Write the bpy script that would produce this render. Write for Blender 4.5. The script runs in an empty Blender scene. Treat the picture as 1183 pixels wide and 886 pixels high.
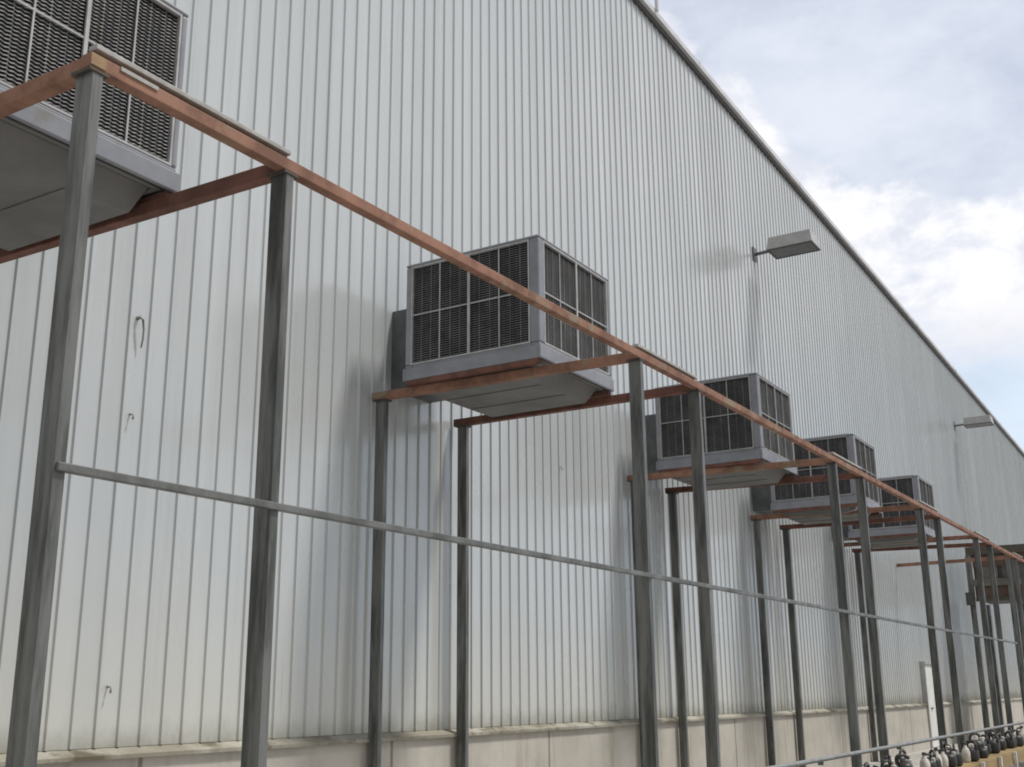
import bpy, bmesh, math, random
from mathutils import Vector, Matrix
R = random.Random(11)
S = bpy.context.scene
C = S.collection
H = 1.6                       # eye height; measured heights below are relative to the eye
WALL = 6.92                   # wall plane (Y); the camera stands at Y = 0, X runs along the wall

# ------------------------------------------------------------------ helpers
class MB:
    def __init__(s): s.bm = bmesh.new()
    def box(s, a, b):
        m = Matrix.Translation([(p+q)/2 for p, q in zip(a, b)]) @ Matrix.Diagonal([abs(q-p) for p, q in zip(a, b)]+[1])
        bmesh.ops.create_cube(s.bm, size=1, matrix=m); return s
    def bar(s, p, q, w, h, up=(0,0,1)):
        p, q = Vector(p), Vector(q); d = q-p; L = d.length; d.normalize()
        up = Vector(up)
        if abs(d.dot(up)) > .99: up = Vector((0,1,0))
        x = d.cross(up).normalized(); z = x.cross(d)
        m = Matrix((x*w, d*L, z*h)).transposed().to_4x4(); m.translation = (p+q)/2
        bmesh.ops.create_cube(s.bm, size=1, matrix=m); return s
    def tube(s, pts, r, n=10, cap=True):
        pts = [Vector(p) for p in pts]; rings = []
        for i, p in enumerate(pts):
            d = (pts[min(i+1, len(pts)-1)]-pts[max(i-1, 0)]).normalized()
            up = Vector((0,0,1)) if abs(d.z) < .9 else Vector((0,1,0))
            x = d.cross(up).normalized(); y = x.cross(d)
            rr = r[i] if isinstance(r, (list, tuple)) else r
            rings.append([s.bm.verts.new(p+(x*math.cos(t)+y*math.sin(t))*rr) for t in [2*math.pi*k/n for k in range(n)]])
        for a, b in zip(rings, rings[1:]):
            for k in range(n):
                s.bm.faces.new((a[k], a[(k+1)%n], b[(k+1)%n], b[k]))
        if cap:
            s.bm.faces.new(rings[0][::-1]); s.bm.faces.new(rings[-1])
        return s
    def lathe(s, prof, c=(0,0,0), n=20):
        c = Vector(c); rings = []
        for r, z in prof:
            rings.append([s.bm.verts.new(c+Vector((r*math.cos(2*math.pi*k/n), r*math.sin(2*math.pi*k/n), z))) for k in range(n)])
        for a, b in zip(rings, rings[1:]):
            for k in range(n): s.bm.faces.new((a[k], a[(k+1)%n], b[(k+1)%n], b[k]))
        s.bm.faces.new(rings[0][::-1]); s.bm.faces.new(rings[-1]); return s
    def poly(s, pts):
        s.bm.faces.new([s.bm.verts.new(p) for p in pts]); return s
    def build(s, name, mat, parent=None, bevel=0, smooth=False):
        bmesh.ops.recalc_face_normals(s.bm, faces=s.bm.faces)
        me = bpy.data.meshes.new(name); s.bm.to_mesh(me); s.bm.free()
        if smooth:
            for p in me.polygons: p.use_smooth = True
        o = bpy.data.objects.new(name, me); C.objects.link(o); me.materials.append(mat)
        if parent: o.parent = parent
        if bevel:
            b = o.modifiers.new('bevel', 'BEVEL'); b.width = bevel; b.segments = 2; b.limit_method = 'ANGLE'; b.angle_limit = .6
        return o

def thing(name, label, cat, loc=(0,0,0), group=None, rz=0):
    o = bpy.data.objects.new(name, None); C.objects.link(o); o.location = loc; o.rotation_euler.z = rz
    o.empty_display_size = .2
    return tag(o, label, cat, group)
def tag(o, label, cat, group=None):
    o['label'] = label; o['category'] = cat
    if group: o['group'] = group
    return o
def dup(root, loc, label, rz=None):
    r = root.copy(); C.objects.link(r); r.location = loc; r['label'] = label
    if rz is not None: r.rotation_euler.z = rz
    for ch in list(root.children):
        c = ch.copy(); C.objects.link(c); c.parent = r
        for g in list(ch.children):
            d = g.copy(); C.objects.link(d); d.parent = c
    return r

# ------------------------------------------------------------------ materials
class NT:
    def __init__(s, name):
        s.m = bpy.data.materials.new(name); s.m.use_nodes = True; s.t = s.m.node_tree; s.b = s.t.nodes['Principled BSDF']
        s.co = s.t.nodes.new('ShaderNodeTexCoord').outputs['Object']
    def n(s, typ, **k):
        x = s.t.nodes.new(typ)
        for a, v in k.items(): setattr(x, a, v)
        return x
    def put(s, sock, v):
        if hasattr(v, 'is_output'): s.t.links.new(v, sock)
        else: sock.default_value = v
    def map(s, scale, loc=(0,0,0)):
        x = s.n('ShaderNodeMapping'); x.inputs['Scale'].default_value = scale; x.inputs['Location'].default_value = loc
        s.t.links.new(s.co, x.inputs[0]); return x.outputs[0]
    def noise(s, scale=1, vec=None, detail=4, rough=.55, dist=0):
        x = s.n('ShaderNodeTexNoise'); s.put(x.inputs['Vector'], vec or s.co)
        x.inputs['Scale'].default_value = scale; x.inputs['Detail'].default_value = detail
        x.inputs['Roughness'].default_value = rough; x.inputs['Distortion'].default_value = dist
        return x.outputs[0]
    def ramp(s, fac, a, b, va=0, vb=1):
        x = s.n('ShaderNodeMapRange', interpolation_type='SMOOTHSTEP'); s.put(x.inputs[0], fac)
        for i, v in zip((1,2,3,4), (a,b,va,vb)): x.inputs[i].default_value = v
        return x.outputs[0]
    def math(s, op, a, b=0, c=0):
        x = s.n('ShaderNodeMath', operation=op); s.put(x.inputs[0], a); s.put(x.inputs[1], b); s.put(x.inputs[2], c); return x.outputs[0]
    def mix(s, f, a, b):
        x = s.n('ShaderNodeMix', data_type='RGBA'); s.put(x.inputs[0], f)
        s.put(x.inputs[6], a if hasattr(a, 'is_output') else (*a, 1)); s.put(x.inputs[7], b if hasattr(b, 'is_output') else (*b, 1)); return x.outputs[2]
    def xyz(s):
        x = s.n('ShaderNodeSeparateXYZ'); s.t.links.new(s.co, x.inputs[0]); return x.outputs
    def bump(s, h, st=.2, d=.01):
        x = s.n('ShaderNodeBump'); s.put(x.inputs['Height'], h); x.inputs['Strength'].default_value = st; x.inputs['Distance'].default_value = d
        s.t.links.new(x.outputs[0], s.b.inputs['Normal'])
    def fin(s, col, rough=.6, metal=0, spec=.5):
        s.put(s.b.inputs['Base Color'], col if hasattr(col, 'is_output') else (*col, 1)); s.put(s.b.inputs['Roughness'], rough)
        s.b.inputs['Metallic'].default_value = metal; s.b.inputs['Specular IOR Level'].default_value = spec
        return s.m

def mat_mottled(name, a, b, scale=6, rough=.6, metal=0, bump=.15, stretch=(1,1,1), spots=None, spec=.5, vary=0):
    k = NT(name); v = k.map(stretch)
    n1 = k.noise(scale, v, 5, .65); col = k.mix(k.ramp(n1, .35, .65), a, b)
    if spots:
        sc, lo, hi, c = spots
        col = k.mix(k.ramp(k.noise(sc, None, 6, .7), lo, hi), col, c)
    if vary:                                           # each piece weathered a little differently
        oi = k.n('ShaderNodeObjectInfo'); hs = k.n('ShaderNodeHueSaturation'); k.put(hs.inputs['Color'], col)
        k.put(hs.inputs['Value'], k.math('MULTIPLY_ADD', oi.outputs['Random'], vary*2, 1-vary)); col = hs.outputs[0]
    k.bump(k.noise(scale*6, v, 3), bump, .004)
    return k.fin(col, k.ramp(n1, .2, .8, rough-.08, rough+.1), metal, spec)

def mat_cladding():
    k = NT('white_cladding'); X, Y, Z = k.xyz()
    sheet = k.n('ShaderNodeTexWhiteNoise', noise_dimensions='1D'); k.put(sheet.inputs['W'], k.math('FLOOR', k.math('DIVIDE', X, 1.0076)))
    pan = k.n('ShaderNodeTexWhiteNoise', noise_dimensions='1D'); k.put(pan.inputs['W'], k.math('FLOOR', k.math('DIVIDE', k.math('SUBTRACT', X, 5.186), .2015)))
    tone = k.math('ADD', k.math('MULTIPLY_ADD', sheet.outputs[0], .08, .93), k.math('MULTIPLY', pan.outputs[0], .07))
    streak = k.ramp(k.noise(1, k.map((7, 1, .22)), 5, .6), .42, .75)
    blot = k.ramp(k.noise(1, k.map((.5, 1, .35)), 4, .6), .4, .75)
    # mould and splash stain creeping up from the bottom edge, ragged
    edge = k.math('ADD', k.math('SUBTRACT', Z, 1.12), k.math('MULTIPLY', k.noise(1, k.map((1.1, 1, .4)), 5, .7), -1.5))
    low = k.ramp(edge, -.85, 1.1, 1, 0)
    foot = k.ramp(k.math('ADD', Z, k.math('MULTIPLY', k.noise(1, k.map((2.3, 1, 1.5)), 6, .75), -.5)), .87, 1.17, 1, 0)
    col = k.mix(k.math('MULTIPLY', streak, .30), (.515,.543,.558), (.35,.36,.35))
    col = k.mix(k.math('MULTIPLY', blot, .20), col, (.41,.43,.44))
    col = k.mix(k.math('MULTIPLY', low, .6), col, (.60,.59,.53))
    col = k.mix(k.math('MULTIPLY', foot, .6), col, (.20, .19, .13))
    # thin rust runs below fixings
    rr = k.math('MULTIPLY', k.ramp(k.noise(1, k.map((16, 1, .35), (3,0,7)), 3, .5), .66, .78), k.ramp(k.noise(1, k.map((.6, 1, .5), (9,0,2)), 3, .5), .5, .65))
    col = k.mix(k.math('MULTIPLY', rr, .55), col, (.30, .24, .17))
    hs = k.n('ShaderNodeHueSaturation'); k.put(hs.inputs['Color'], col); k.put(hs.inputs['Value'], tone)
    k.bump(k.math('ADD', k.noise(1, k.map((2.2, 1, .8)), 3), k.math('MULTIPLY', k.noise(1, k.map((14, 4, 2)), 3), .12)), .5, .02)
    rough = k.ramp(k.noise(1, k.map((1.5, 1, .4)), 4), .3, .7, .17, .30)
    k.b.inputs['Coat Weight'].default_value = .3; k.b.inputs['Coat Roughness'].default_value = .12
    return k.fin(hs.outputs[0], rough, .12, .7)

def mat_masonry():
    k = NT('painted_masonry'); X, Y, Z = k.xyz()
    col = k.mix(k.ramp(k.noise(1.1, None, 6, .65), .35, .7), (.52, .49, .44), (.42, .40, .355))
    run = k.ramp(k.noise(1, k.map((5, 1, .5)), 5, .65), .5, .72)
    col = k.mix(k.math('MULTIPLY', run, .6), col, (.30, .26, .20))
    j = k.math('PINGPONG', k.math('SUBTRACT', X, 11.95), 1.5)
    col = k.mix(k.ramp(j, .012, .03, .75, 0), col, (.16, .14, .12))
    k.bump(k.noise(38, None, 4), .25, .01)
    return k.fin(col, .85, 0, .3)

def mat_concrete():
    k = NT('yard_concrete')
    col = k.mix(k.ramp(k.noise(.35, None, 7, .65), .35, .68), (.42, .405, .375), (.33, .32, .30))
    br = k.n('ShaderNodeTexBrick'); k.put(br.inputs['Vector'], k.co); br.inputs['Scale'].default_value = .25
    br.offset = 0; br.inputs['Mortar Size'].default_value = .004; br.inputs['Row Height'].default_value = 1; br.inputs['Brick Width'].default_value = 1
    col = k.mix(br.outputs['Fac'], col, (.08, .08, .075))
    k.bump(k.noise(30, None, 5), .3, .01)
    return k.fin(col, .9, 0, .3)

M = {
 'clad': mat_cladding(), 'mason': mat_masonry(), 'concrete': mat_concrete(),
 'ledge': mat_mottled('ledge_flashing', (.40,.385,.33), (.24,.22,.17), 1.3, .65, spots=(1.7, .48, .64, (.11,.095,.06))),
 'flash': mat_mottled('roof_flashing', (.60,.60,.62), (.50,.50,.52), 2, .4),
 'roof': mat_mottled('roof_sheet', (.45,.46,.47), (.38,.39,.40), 1, .4),
 'galv': mat_mottled('galvanised_steel', (.185,.19,.182), (.068,.072,.068), 7, .42, .35, stretch=(1.6,1.6,.18), spots=(4.5, .64, .76, (.17,.125,.095))),
 'galv_mid': mat_mottled('dull_galvanised_rail', (.17,.176,.172), (.095,.10,.095), 5, .5, .25, spots=(3, .6, .74, (.15,.115,.09))),
 'galv_light': mat_mottled('light_galvanised_steel', (.27,.28,.28), (.20,.205,.20), 10, .5, .25, spots=(6, .66, .78, (.16,.11,.08))),
'edge': mat_mottled('pale_angle', (.40,.40,.385), (.30,.29,.27), 9, .5, .1, spots=(5, .6, .72, (.22,.14,.10))),
 'primer': mat_mottled('rusty_primer', (.30,.160,.112), (.175,.092,.064), 4, .74, spots=(2.6, .54, .66, (.25,.20,.14)), spec=.3),
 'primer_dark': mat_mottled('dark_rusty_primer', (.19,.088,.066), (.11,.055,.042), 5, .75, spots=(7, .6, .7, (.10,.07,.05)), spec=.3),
 'cap': mat_mottled('weld_plate_and_gap_shade', (.06,.055,.05), (.09,.06,.045), 12, .7),
 'plastic': mat_mottled('grey_plastic', (.25,.26,.29), (.205,.215,.245), 4, .5, spots=(3, .56, .72, (.19,.19,.185)), vary=.14),
 'bars': mat_mottled('grille_grey', (.43,.43,.435), (.33,.33,.335), 8, .5, vary=.12),
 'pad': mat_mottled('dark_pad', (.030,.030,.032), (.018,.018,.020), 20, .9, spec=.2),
 'louvre': mat_mottled('louvre_mesh', (.185,.185,.188), (.10,.10,.102), 3, .55, spots=(5, .55, .7, (.22,.20,.17)), vary=.15),
 'under': mat_mottled('pan_underside', (.165,.163,.16), (.135,.132,.13), 2, .65, spots=(1.4, .6, .75, (.105,.10,.095))),
 'duct': mat_mottled('duct_sheet', (.15,.155,.16), (.105,.11,.115), 4, .5, .3),
 'lampgrey': mat_mottled('lamp_housing', (.42,.425,.42), (.35,.355,.35), 6, .45, .1),
 'glass': mat_mottled('lamp_glass', (.055,.057,.055), (.04,.042,.04), 3, .15, spec=.6),
 'door': mat_mottled('white_door', (.78,.78,.76), (.70,.70,.67), 3, .45),
 'dark': mat_mottled('dark_frame', (.05,.05,.05), (.08,.075,.07), 5, .6),
 'brown': mat_mottled('brown_panel', (.13,.078,.055), (.085,.055,.042), 2.5, .7),
 'olive': mat_mottled('olive_fascia', (.085,.075,.06), (.06,.055,.045), 3, .7),
 'tan': mat_mottled('tan_beam', (.16,.15,.13), (.11,.10,.085), 3, .7),
 'black': mat_mottled('black_plastic', (.022,.022,.022), (.035,.034,.032), 6, .5),
 'white': mat_mottled('white_plastic', (.66,.63,.59), (.42,.39,.34), 9, .5),
 'ochre': mat_mottled('ochre_board', (.30,.215,.085), (.20,.14,.065), 3, .7, stretch=(.3,1,1)),
 'stain': mat_mottled('weathered_wire', (.27,.265,.245), (.19,.18,.165), 9, .6),
}

# ------------------------------------------------------------------ setting: ground
g = MB().poly([(-300,-300,0), (500,-300,0), (500,300,0), (-300,300,0)]).build('ground', M['concrete']); g['kind'] = 'structure'

# ------------------------------------------------------------------ the building
X0, X1 = -12.0, 110.0
def roof_z(x): return H + 11.27 - .0128*(x-15.4)
def base_z(x): return H - .405 - .0028*x
bld = thing('factory_building', 'long white ribbed metal clad factory wall above a beige masonry base, running into the distance', 'building', ((X0+X1)/2, WALL, 0))
def P(name, mb, mat, parent=bld, **k):
    o = mb.build(name, mat, None, **k)
    o.parent = parent
    if parent is bld: o.matrix_parent_inverse = Matrix.Translation(-bld.location)
    return o
pitch, phase = .2015, 5.186
mb = MB(); prof = []
k0 = math.ceil((X0-phase)/pitch)
x = phase+k0*pitch
while x < X1-.2:
    prof += [(x-.019, 0), (x-.011, -.0175), (x+.007, -.0175), (x+.019, 0)]
    x += pitch
prof = [(X0, 0)] + prof + [(X1, 0)]
NZ = 2
rows = []
for j in range(NZ+1):
    rows.append([mb.bm.verts.new((px, WALL+py, (base_z(px)+.035)*(1-j/NZ)+(roof_z(px)-.02)*j/NZ)) for px, py in prof])
for a, b in zip(rows, rows[1:]):
    for i in range(len(prof)-1): mb.bm.faces.new((a[i], a[i+1], b[i+1], b[i]))
clad = P('cladding', mb, M['clad'])
# masonry base, slightly proud of the sheets, door opening left free
DX0, DX1, DZ = 31.95, 33.55, 2.12
def slab(a, b, y0, y1, z0, zt):
    m = MB()
    v = [(a,y0,z0),(b,y0,z0),(b,y1,z0),(a,y1,z0)]; t = [(a,y0,zt(a)),(b,y0,zt(b)),(b,y1,zt(b)),(a,y1,zt(a))]
    vs = [m.bm.verts.new(p) for p in v+t]
    for f in ((0,1,2,3),(4,5,6,7),(0,1,5,4),(1,2,6,5),(2,3,7,6),(3,0,4,7)): m.bm.faces.new([vs[i] for i in f])
    return m
P('base_wall', slab(X0, DX0, WALL-.075, WALL+.25, -.05, lambda x: base_z(x)-.03), M['mason'])
P('base_wall', slab(DX1, X1, WALL-.075, WALL+.25, -.05, lambda x: base_z(x)-.03), M['mason'])
for a, b in ((X0, DX0-.06), (DX1+.06, X1)):
    m = MB(); pr = [(.04,.045), (-.115,-.012), (-.115,-.04), (-.08,-.04), (-.08,-.0301), (.04,-.0301)]
    ra, rb = [[m.bm.verts.new((x, WALL+y, base_z(x)+z)) for y, z in pr] for x in (a, b)]
    for i in range(len(pr)): m.bm.faces.new((ra[i], ra[(i+1)%len(pr)], rb[(i+1)%len(pr)], rb[i]))
    m.bm.faces.new(ra); m.bm.faces.new(rb[::-1])
    P('ledge', m, M['ledge'])
# eaves flashing in lengths, with lapped joints
m = MB(); x = X0
while x < X1:
    b = min(x+6.0, X1)
    for (ya, yb, za, zb) in ((-.12, .05, -.01, .095),):
        v = [m.bm.verts.new((xx, WALL+yy, roof_z(xx)+zz)) for xx in (x, b+.0) for yy, zz in ((ya,za),(yb,za),(yb,zb),(ya,zb))]
        for f in ((0,1,2,3),(4,5,6,7),(0,1,5,4),(1,2,6,5),(2,3,7,6),(3,0,4,7)): m.bm.faces.new([v[i] for i in f])
    m.box((b-.05, WALL-.125, roof_z(b)-.014), (b+.05, WALL-.08, roof_z(b)+.103))
    x = b
P('roof_flashing', m, M['flash'])
m = MB(); m.bar((X0, WALL-.03, roof_z(X0)-.06), (X1, WALL-.03, roof_z(X1)-.06), .05, .09)  # dark strip standing in for the shade line below the flashing
P('eaves_shade_strip', m, M['dark'])
P('gutter_bracket', MB().box((15.97, WALL-.17, roof_z(16)+.06), (16.03, WALL-.12, roof_z(16)+.30)), M['flash'])
m = MB().poly([(X0,WALL+.05,roof_z(X0)+.1),(X1,WALL+.05,roof_z(X1)+.1),(X1,WALL+20,roof_z(X1)+1.2),(X0,WALL+20,roof_z(X0)+1.2)])
P('roof', m, M['roof'])
for xx in (X0, X1):
    m = MB().poly([(xx,WALL+.01,0),(xx,WALL+20,0),(xx,WALL+20,roof_z(xx)+1.2),(xx,WALL+.01,roof_z(xx)+.05)])
    P('end_wall', m, M['clad'])
# door in the wall, far along
d = P('door', MB().box((DX0+.025, WALL-.115, .02), (DX1-.03, WALL-.07, DZ-.01)), M['door'])
fr = MB(); fr.box((DX0-.05, WALL-.125, 0), (DX0+.02, WALL+.1, DZ)); fr.box((DX1-.02, WALL-.13, 0), (DX1+.05, WALL+.1, DZ)); fr.box((DX0-.05, WALL-.15, DZ), (DX1+.05, WALL+.1, DZ+.08))
P('door_frame', fr, M['lampgrey'], d)
hd = MB().bar((DX0+.3, WALL-.14, 1.0), (DX0+.45, WALL-.14, 1.0), .02, .03); hd.box((DX0+.28, WALL-.145, .98), (DX0+.31, WALL-.1, 1.02))
P('door_handle', hd, M['dark'], d)
# small anchors left in the cladding
for (x, z) in ((5.66, 2.063), (5.66, .036), (12.45, 2.739)):
    mb = MB().tube([(x, WALL+.0, H+z), (x, WALL-.035, H+z-.005), (x, WALL-.045, H+z-.02), (x-.004, WALL-.045, H+z-.045)], .008, 8)
    P('anchor_bolt', mb, M['stain'], smooth=True)

# bent wire hook hanging from the cladding
hk = MB().tube([(5.66, WALL, H+2.84), (5.66, WALL-.035, H+2.845), (5.67, WALL-.055, H+2.82), (5.685, WALL-.055, H+2.74), (5.69, WALL-.045, H+2.66), (5.688, WALL-.035, H+2.60)], [.016,.015,.009,.008,.007,.006], 8).build('wire_hook', M['stain'], smooth=True)
tag(hk, 'bent dark wire hook sticking out of the white cladding near the left pole', 'hook')

# ------------------------------------------------------------------ support frame
frame = thing('steel_support_frame', 'long steel frame of grey posts, rusty red rails and cross beams along the wall', 'frame', (8.6, 4, 0))
def F(name, mb, mat, bevel=.005):
    o = mb.build(name, mat, None, bevel=bevel); o.parent = frame; o.matrix_parent_inverse = Matrix.Translation(-frame.location); return o
ZB = H+2.84
def rail_z(x): return H + 2.762 + .0085*(x-3)      # the top rail climbs a little
pairs = [((2.92, 4.19), (2.92, 4.15)), ((8.67, 9.99), (8.58, 10.02)), ((14.62, 15.98), (14.36, 15.68)), ((19.72, 21.15), (19.36, 20.98)), ((24.86, 26.5), (24.7, 26.02)), ((29.95, 31.3), (29.9, 31.2))]
YI = 6.76
def post(x, y, zt, wx=.058, wy=.115):
    m = MB(); a, b, t = wx/2, wy/2, .005
    # lipped channel section, web towards -X, open side towards +X
    pr = [(-a,-b),(a,-b),(a,-b+.02),(a-t,-b+.02),(a-t,-b+t),(-a+t,-b+t),(-a+t,b-t),(a-t,b-t),(a-t,b-.02),(a,b-.02),(a,b),(-a,b)]
    ra, rb = [[m.bm.verts.new((x+p, y+q, z)) for p, q in pr] for z in (0, zt)]
    n = len(pr)
    for i in range(n): m.bm.faces.new((ra[i], ra[(i+1)%n], rb[(i+1)%n], rb[i]))
    m.bm.faces.new(ra); m.bm.faces.new(rb[::-1])
    m.box((x-.09, y-.11, 0), (x+.09, y+.11, .012))
    return m
for k, ((a, b), (c, d_)) in enumerate(pairs):
    for x in (a, b):
        zb = rail_z(x)
        F('post', post(x, 4.03, zb-.052), M['galv'], .0025)
        m = MB().box((x-.05, 3.965, zb-.052), (x+.055, 4.10, zb-.036)); m.box((x+.045, 4.04, rail_z(x)-.036), (x+.057, 4.10, rail_z(x)+.085))
        F('cap_plate', m, M['cap'], 0)
    for x, xo in ((c, a), (d_, b)) if k < 5 else ():
        zb = rail_z(x)+.01
        F('post', post(x, YI, zb-.06), M['galv'], .0025)
        F('cap_plate', MB().box((x-.06, YI-.075, zb-.0595), (x+.06, YI+.075, zb-.0445)), M['cap'], 0)
        # cross beam: steel angle from the outer rail to the inner post
        zo = rail_z(xo)
        m = MB(); p, q = Vector((xo, 4.04, zo-.005)), Vector((x, YI+.11, rail_z(x)+.005))
        m.bar(p, q, .075, .082)
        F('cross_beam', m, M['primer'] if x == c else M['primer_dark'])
    # second angle lying on the rail across the bay
    F('edge_angle', MB().bar((a-.0, 4.03, rail_z(a)+.098), (b+.03, 4.03, rail_z(b)+.098), .06, .028), M['edge'])
    F('gap_shade_strip', MB().bar((a-.0, 4.05, rail_z(a)+.0598), (b+.03, 4.05, rail_z(b)+.0598), .04, .046), M['cap'], 0)  # dark filler, colours in the shaded gap between rail and angle
F('cross_beam', MB().bar((29.95, 4.04, rail_z(29.95)), (30.3, WALL-.03, rail_z(30)), .075, .082), M['primer'])
F('top_rail', MB().bar((2.87, 4.0, rail_z(2.87)), (40, 4.0, rail_z(40)), .068, .07), M['primer'])
m = MB(); m.bar((2.9, 3.972, H+.895), (28.3, 3.972, H+.895), .036, .038)
F('middle_rail', m, M['galv_mid'], .005)
m = MB(); m.tube([(1.5, 3.96, H-.765), (40, 3.96, H-.84)], .026, 10)
F('handrail', m, M['galv_light'], 0)
for k in range(11):
    x = 2.2+3.6*k
    F('handrail_bracket', MB().box((x-.02, 3.955, H-.85), (x+.02, 4.01, H-.79)), M['galv'], 0)
# bits of old tape and weld seams at the first corner
F('corner_plate', MB().box((2.868, 3.96, rail_z(3)-.03), (2.95, 3.9645, rail_z(3)+.028)), mat_mottled('ochre_primer', (.30,.20,.10), (.24,.15,.085), 8, .7), 0)
F('weld_tape', MB().box((3.03, 3.958, rail_z(3)+.013), (3.25, 3.9645, rail_z(3)+.033)), M['edge'], 0)

# ------------------------------------------------------------------ evaporative coolers
CW, CD, CH = 1.46, 1.53, 1.21
def face_panel(parent, W, Ht, M4):
    """pad panel in local u (along), v (up), w (outwards), placed by matrix M4"""
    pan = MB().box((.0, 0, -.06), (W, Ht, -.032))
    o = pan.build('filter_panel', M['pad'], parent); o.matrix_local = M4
    m = MB(); n = int(Ht/.0235); ns = 2*int(W/.046)
    for i in range(n):                                    # pressed zigzag louvre rows
        v0 = .006+i*(Ht-.012)/n
        prev = None
        for j in range(ns+1):
            u = W*j/ns; dv = .0055*(j % 2)
            a = m.bm.verts.new((u, v0+dv, -.014)); b = m.bm.verts.new((u, v0+dv+.0085, -.019))
            if prev: m.bm.faces.new((prev[0], a, b, prev[1]))
            prev = (a, b)
    for j in range(1, 12):
        if j % 3: m.box((W*j/12-.003, 0, -.024), (W*j/12+.003, Ht, -.019))
    lv = m.build('louvre_mesh', M['louvre'], o)
    m = MB(); e = .016
    m.box((0, 0, -.03), (e, Ht, .004)); m.box((W-e, 0, -.03), (W, Ht, .004))
    m.box((e, 0, -.03), (W-e, e, .004)); m.box((e, Ht-e, -.03), (W-e, Ht, .004))
    m.box((W/2-.013, e, -.013), (W/2+.013, Ht-e, .002))
    for u in (W*.25, W*.75): m.box((u-.006, e, -.013), (u+.006, Ht-e, -.004))
    m.box((e, Ht*.5-.006, -.0125), (W-e, Ht*.5+.006, -.003))
    m.build('grille', M['bars'], o, bevel=.002)
    return o
cool = thing('air_cooler', '', 'air cooler', (0,0,0), 'grey evaporative air coolers on the wall platforms')
# tray with open bottom, stepped lip
def ring(m, x0, y0, x1, y1, t, z0, z1):
    m.box((x0, y0, z0), (x1, y0+t, z1)); m.box((x0, y1-t, z0), (x1, y1, z1))
    m.box((x0, y0+t, z0), (x0+t, y1-t, z1)); m.box((x1-t, y0+t, z0), (x1, y1-t, z1))
m = MB(); ring(m, -.015, -.015, CW+.015, CD+.015, .03, .0, .125); ring(m, .004, .004, CW-.004, CD-.004, .09, .1255, .155)
m.build('water_tray', M['plastic'], cool, bevel=.008)
m = MB(); m.box((.016, .016, .03), (CW-.016, CD-.016, .05)); ring(m, .06, .06, CW-.06, CD-.06, .03, .012, .0295)
m.build('bottom_pan', M['under'], cool, bevel=.006)
m = MB()                                             # sump hanging between the two beams
hv = [(.10,.12,.0295),(CW-.10,.12,.0295),(CW-.10,CD-.1,.0295),(.10,CD-.1,.0295),(.17,.24,-.115),(CW-.13,.24,-.115),(CW-.13,CD-.16,-.115),(.17,CD-.16,-.115)]
vs = [m.bm.verts.new(p) for p in hv]
for f_ in ((0,1,2,3),(4,5,6,7),(0,1,5,4),(1,2,6,5),(2,3,7,6),(3,0,4,7)): m.bm.faces.new([vs[i] for i in f_])
m.box((.45, .26, -.124), (.48, CD-.18, -.1155)); m.box((.9, .26, -.124), (.93, CD-.18, -.1155))
m.build('sump', M['under'], cool, bevel=.008)
for x in (-.01, CW-.06):
    MB().box((x, .02, -.045), (x+.07, CD-.02, -.0005)).build('skid', M['primer_dark'], cool, bevel=.004)
cw, ce = .105, .045
for x, wx in ((0, cw), (CW-ce, ce)):
    for y, wy in ((0, cw if x == 0 else ce), (CD-.06, .06)):
        m = MB().box((x, y, .1555), (x+(wx if y == 0 else .06 if x == 0 else ce), y+wy, CH-.03)); m.build('corner_post', M['plastic'], cool, bevel=.018)
m = MB().box((-.002, -.002, CH-.0295), (CW+.002, CD+.002, CH-.004)); m.box((.1, .1, CH-.0035), (CW-.1, CD-.1, CH+.03)); m.build('top_cover', M['plastic'], cool, bevel=.012)
z0, ph = .158, CH-.03-.16
T = lambda o, u, v, w: Matrix(((u[0],v[0],w[0],o[0]),(u[1],v[1],w[1],o[1]),(u[2],v[2],w[2],o[2]),(0,0,0,1)))
face_panel(cool, CW-cw-ce, ph, T((cw, .008, z0), (1,0,0), (0,0,1), (0,-1,0)))
face_panel(cool, CD-cw-.06, ph, T((.008, CD-.06, z0), (0,-1,0), (0,0,1), (-1,0,0)))
face_panel(cool, CD-ce-.06, ph, T((CW-.008, ce, z0), (0,1,0), (0,0,1), (1,0,0)))
m = MB().box((cw, CD-.05, z0), (CW-cw, CD-.02, z0+ph)); m.build('back_panel', M['plastic'], cool)
m = MB().box((.42, CD-.0195, .08), (1.10, 2.1, .93)); ring(m, .40, CD+.1, 1.12, CD+.14, .02, .06, .95); m.build('air_duct', M['duct'], cool, bevel=.006)
m = MB().tube([(.13, .08, .02), (.13, .08, -.05), (.14, .09, -.075), (.16, .12, -.085), (.22, .22, -.085)], .02, 10); m.build('drain_pipe', M['bars'], cool, smooth=True)
m = MB().box((CW+.012, .10, .62), (CW+.06, .2, .78)); m.tube([(CW+.035, .15, .63), (CW+.04, .16, .5), (CW+.03, .3, .2), (CW+.03, .5, -.02)], .008, 8); m.build('cable_box', M['white'], cool, bevel=.004)
spots = [((2.75, 4.90), 'nearest cooler, at the top left, cut off by the photo edge, seen from below'),
         ((8.50, 4.90), 'large grey cooler in the middle of the photo, second nearest, crossed by the rusty rail'),
         ((14.42, 4.90), 'grey cooler half hidden behind two posts, next beyond the large central cooler'),
         ((19.25, 4.90), 'small third-farthest-along cooler between the twice-crossed cooler and the last one'),
         ((24.25, 4.92), 'farthest and smallest grey cooler, last of the row')]
spots[3] = (spots[3][0], 'second farthest grey cooler, just left of and larger than the smallest one')
for i, ((x, y), lab) in enumerate(spots):
    loc = (x, y, rail_z(x)+.088)
    if i == 0:
        cool.location = loc; cool['label'] = lab
    else:
        dup(cool, loc, lab)

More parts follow.
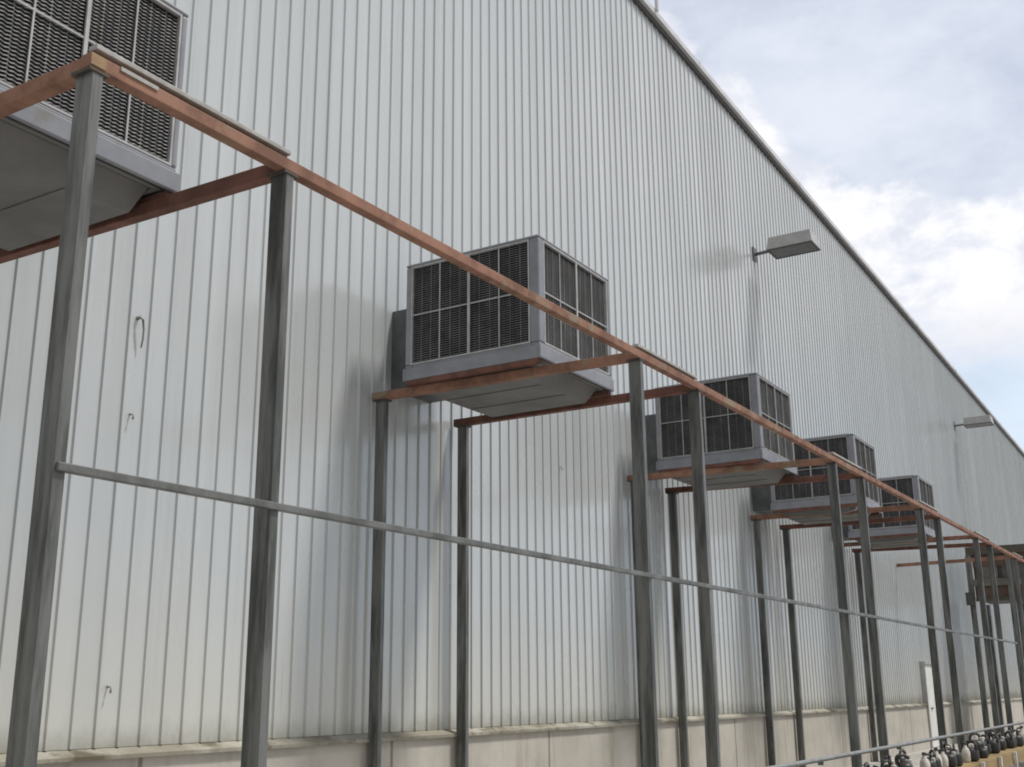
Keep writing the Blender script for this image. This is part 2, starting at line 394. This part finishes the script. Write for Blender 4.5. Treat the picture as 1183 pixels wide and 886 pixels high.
# ------------------------------------------------------------------ floodlights on the wall
lamp = thing('floodlight', 'larger nearer grey floodlight on a short arm high on the wall', 'lamp', (20.7, WALL, H+8.4), 'floodlights high on the wall')
MB().box((-.09, -.03, -.14), (.09, .0, .14)).tube([(0, -.03, 0), (0, -.40, .015)], .035, 10).build('arm', M['duct'], lamp)
hb = MB(); L0, L1, w = -.36, -1.27, .27
w = .29
hv = [(-w,L0,-.07),(w,L0,-.07),(w,L1,-.07),(-w,L1,-.07),(-w*.93,L0-.03,.19),(w*.93,L0-.03,.19),(w*.93,L1+.03,.19),(-w*.93,L1+.03,.19)]
vs = [hb.bm.verts.new(p) for p in hv]
for f_ in ((0,1,2,3),(4,5,6,7),(0,1,5,4),(1,2,6,5),(2,3,7,6),(3,0,4,7)): hb.bm.faces.new([vs[i] for i in f_])
hs_ = hb.build('housing', M['lampgrey'], lamp, bevel=.012)
m = MB(); ring(m, -w+.003, L1+.003, w-.003, L0-.003, .035, -.088, -.0705); m.build('bezel', M['dark'], lamp)
MB().box((-w+.04, L1+.04, -.082), (w-.04, L0-.04, -.071)).build('lamp_glass', M['glass'], lamp)
MB().tube([(.12, -.03, -.05), (.12, -.025, -9.0)], .013, 8).build('conduit', M['flash'], lamp)
dup(lamp, (41.0, WALL, H+8.76), 'smaller farther grey floodlight on the wall near the right photo edge')

# ------------------------------------------------------------------ raised cabin at the far end, standing out from the wall
gt = thing('raised_cabin', 'brown panelled raised cabin on grey posts beyond the last cooler at the right edge', 'cabin', (36, 4.2, 0))
def G(name, mb, mat):
    o = mb.build(name, mat); o.parent = gt; o.matrix_parent_inverse = Matrix.Translation(-gt.location); return o
ya, yb = 6.0, 2.0
G('fascia', MB().box((35.9, yb, H+3.72), (38.6, ya+.15, H+3.95)), M['olive'])
m = MB().box((36.02, yb, H+3.36), (36.08, ya, H+3.715)).box((36.02, yb, H+2.46), (36.08, ya, H+2.79)); G('cladding_panel', m, M['brown'])
G('floor_beam', MB().box((35.93, yb, H+2.795), (36.015, ya+.1, H+3.0)), M['tan'])
G('lower_beam', MB().box((35.95, yb, H+2.36), (36.015, ya, H+2.46)), M['olive'])
G('cabin_shell', MB().box((36.09, yb, H+2.42), (38.5, ya, H+3.7)), M['dark'])
n = 0
y = ya-.05
while y > yb:
    w_ = MB(); ring(w_, 36.02, y-.62, 36.07, y-.05, .012, H+3.005, H+3.35)
    w_.box((36.03, y-.36, H+3.01), (36.06, y-.31, H+3.345)); G('window', w_, M['tan']); y -= .7
for y in (ya+.1, 5.0, 3.6, 2.2):
    for x in (36.0, 38.4):
        G('post', MB().box((x-.09, y-.08, 0), (x-.005 if x < 37 else x+.09, y+.08, H+(3.71 if x < 37 else 2.4))), M['galv'])
G('junction_box', MB().box((35.75, ya+.02, H+2.25), (35.9, ya+.25, H+2.62)), M['dark'])

# ------------------------------------------------------------------ bench with containers at the foot of the frame
bench = thing('low_bench', 'long low ochre timber bench on pale legs under the thin handrail at the lower right', 'bench', (21, 3.5, 0))
def B(name, mb, mat, bevel=.004):
    o = mb.build(name, mat, bevel=bevel); o.parent = bench; o.matrix_parent_inverse = Matrix.Translation(-bench.location); return o
B('top_board', MB().box((12.2, 3.30, .46), (32, 3.72, .50)), M['ochre'])
B('front_board', MB().box((12.2, 3.27, .30), (32, 3.298, .49)), M['ochre'])
for k in range(14):
    x = 12.4+1.5*k
    B('leg', MB().box((x-.04, 3.21, 0), (x+.04, 3.265, .50)), M['white']); B('leg', MB().box((x-.04, 3.64, 0), (x+.04, 3.71, .458)), M['white'])
can = thing('canister', 'black canister with a loop handle and pale cap on the ochre bench', 'canister', (13, 3.5, .5), 'black canisters on the bench')
MB().lathe([(.07,0),(.10,.02),(.115,.06),(.11,.16),(.09,.20),(.06,.215)], (0,0,0), 14).build('body', M['black'], can, smooth=True)
MB().tube([(-.09, 0, .17), (-.10, 0, .25), (-.06, 0, .30), (.0, 0, .31), (.05, 0, .28), (.07, 0, .19)], .02, 8).build('handle', M['black'], can, smooth=True)
MB().lathe([(.03,.19),(.035,.21),(.035,.25),(.025,.258)], (.065, -.03, 0), 12).build('cap', M['white'], can)
bot = thing('bottle', 'small white bottle among the black canisters on the ochre bench', 'bottle', (13.3, 3.5, .5), 'white bottles on the bench')
MB().lathe([(.05,0),(.062,.02),(.064,.15),(.05,.20),(.024,.23),(.022,.27)], (0,0,0), 16).build('body', M['white'], bot, smooth=True)
MB().lathe([(.026,.262),(.027,.295),(.02,.30)], (0,0,0), 12).build('cap', M['dark'], bot)
x = 12.5; first_c = first_b = True
while x < 31.6:
    loc = (x, 3.5+R.uniform(-.11, .11), .5); rz = R.uniform(-1.2, 1.2)
    if R.random() < .8:
        if first_c: c_ = can; first_c = False
        else: c_ = dup(can, loc, can['label'])
    else:
        if first_b: c_ = bot; first_b = False
        else: c_ = dup(bot, loc, bot['label'])
    c_.location = loc; c_.rotation_euler.z = rz; q = R.uniform(.7, 1.1); c_.scale = (q, q, q*R.uniform(.9, 1.1))
    x += R.uniform(.2, .42)

# ------------------------------------------------------------------ sky, sun, camera
SUN = Vector((.50, -1.0, 2.0)).normalized()
el, az = math.asin(SUN.z), math.atan2(SUN.x, SUN.y)
W = bpy.data.worlds.new('World'); S.world = W; W.use_nodes = True
t = W.node_tree; N = t.nodes; bg = N['Background']; bg.inputs['Strength'].default_value = .1
sky = N.new('ShaderNodeTexSky'); sky.sky_type = 'NISHITA'; sky.sun_disc = False; sky.sun_elevation = el; sky.sun_rotation = az
sky.air_density = 1; sky.dust_density = 1.5
tc = N.new('ShaderNodeTexCoord').outputs['Generated']
def mth(op, a, b=0, c=0):
    x = N.new('ShaderNodeMath'); x.operation = op
    for s_, v in zip(x.inputs, (a, b, c)):
        if hasattr(v, 'is_output'): t.links.new(v, s_)
        else: s_.default_value = v
    return x.outputs[0]
def rmp(f_, a, b, va=0, vb=1):
    x = N.new('ShaderNodeMapRange'); x.interpolation_type = 'SMOOTHSTEP'; t.links.new(f_, x.inputs[0])
    for i, v in zip((1,2,3,4), (a,b,va,vb)): x.inputs[i].default_value = v
    return x.outputs[0]
def mixc(f_, a, b):
    x = N.new('ShaderNodeMix'); x.data_type = 'RGBA'
    for s_, v in zip((x.inputs[0], x.inputs[6], x.inputs[7]), (f_, a, b)):
        if hasattr(v, 'is_output'): t.links.new(v, s_)
        else: s_.default_value = v if not isinstance(v, tuple) else (*v, 1)
    return x.outputs[2]
def nz(scale, detail=6, rough=.55, sc=(1,1,1), dist=0, loc=(0,0,0)):
    mp = N.new('ShaderNodeMapping'); mp.inputs['Scale'].default_value = sc; mp.inputs['Location'].default_value = loc; t.links.new(tc, mp.inputs[0])
    x = N.new('ShaderNodeTexNoise'); t.links.new(mp.outputs[0], x.inputs['Vector']); x.inputs['Scale'].default_value = scale
    x.inputs['Detail'].default_value = detail; x.inputs['Roughness'].default_value = rough; x.inputs['Distortion'].default_value = dist
    return x.outputs[0]
sp = N.new('ShaderNodeSeparateXYZ'); t.links.new(tc, sp.inputs[0]); dx, dy, dz = sp.outputs
AZ = mth('MULTIPLY', mth('ARCTAN2', dy, dx), 57.2958); EL = mth('MULTIPLY', mth('ARCSINE', dz), 57.2958)
q_ = mth('SUBTRACT', AZ, 7.0)
top = mth('MINIMUM', mth('MULTIPLY_ADD', mth('MULTIPLY', q_, q_), .050, 22.6), 34)
wob = mth('MULTIPLY', mth('SUBTRACT', nz(9, 8, .6, (1,1,1.4)), .5), 16)
above = mth('ADD', mth('SUBTRACT', top, EL), wob)             # > 0 inside the cumulus bank
bank = rmp(above, -.6, 1.6)
low = rmp(mth('ADD', EL, mth('MULTIPLY', mth('SUBTRACT', nz(7, 7, .6, (1,1,2.5), 0, (3,1,2)), .5), 14)), 12.5, 18.5)   # bank thins out below
bank = mth('MULTIPLY', bank, low)
veil = rmp(nz(3.2, 7, .6, (1,1,2.2), .3), .30, .62, .72, 1.0)
veilc = mixc(rmp(nz(5.5, 7, .6, (1,1,2), .2, (5,2,1)), .35, .65), (6.0, 6.5, 7.6), (7.2, 7.6, 8.5))
pale = mixc(rmp(EL, 6, 22), (6.6, 7.6, 8.9), (6.2, 6.7, 7.9))
veilc = mixc(rmp(EL, 14, 21), (6.7, 7.7, 8.9), veilc)
puff = nz(13, 8, .6, (1,1,1.5), .2, (2,7,4))
cumc = mixc(rmp(puff, .40, .60), (7.0, 7.3, 8.1), (9.2, 9.2, 9.4))
pink = rmp(EL, 15, 19, .0, 1)
cumc = mixc(pink, (7.9, 7.9, 8.4), cumc)
col = mixc(veil, sky.outputs[0], veilc)
col = mixc(bank, col, cumc)
# sky outside the view is dimmed by added grey cloud, darkest low down
side = mth('ABSOLUTE', mth('SUBTRACT', AZ, 8))
col = mixc(rmp(side, 38, 80), col, mixc(rmp(EL, 8, 60), (3.75, 3.78, 3.8), (6.1, 6.2, 6.45)))   # added unseen cloud, cuts ambient light on wall and posts
t.links.new(col, bg.inputs['Color'])

sun = bpy.data.lights.new('sun', 'SUN'); sun.energy = 2.7; sun.angle = math.radians(8); sun.color = (1, .955, .89)
so = bpy.data.objects.new('sun', sun); C.objects.link(so); so.rotation_euler = SUN.to_track_quat('Z', 'Y').to_euler()

cam = bpy.data.cameras.new('camera'); cam.sensor_width = 36; cam.sensor_fit = 'HORIZONTAL'; cam.lens = 39.618
cam.clip_start = .05; cam.clip_end = 2000
co = bpy.data.objects.new('camera', cam); C.objects.link(co)
r_, u_, f_ = Vector((.52372318, -.85184923, -.00817993)), Vector((-.21829769, -.14348015, .96527694)), Vector((.82344408, .50375225, .2611006))
mw = Matrix((r_, u_, -f_)).transposed().to_4x4(); mw.translation = (0, 0, H); co.matrix_world = mw
S.camera = co
S.render.engine = 'CYCLES'
S.cycles.use_denoising = True
S.cycles.filter_width = 1.9
S.cycles.max_bounces = 8
S.render.resolution_x, S.render.resolution_y = 1024, 767
vs_ = S.view_settings; vs_.view_transform = 'Standard'; vs_.look = 'None'; vs_.gamma = 1; vs_.use_curve_mapping = False; vs_.exposure = .17
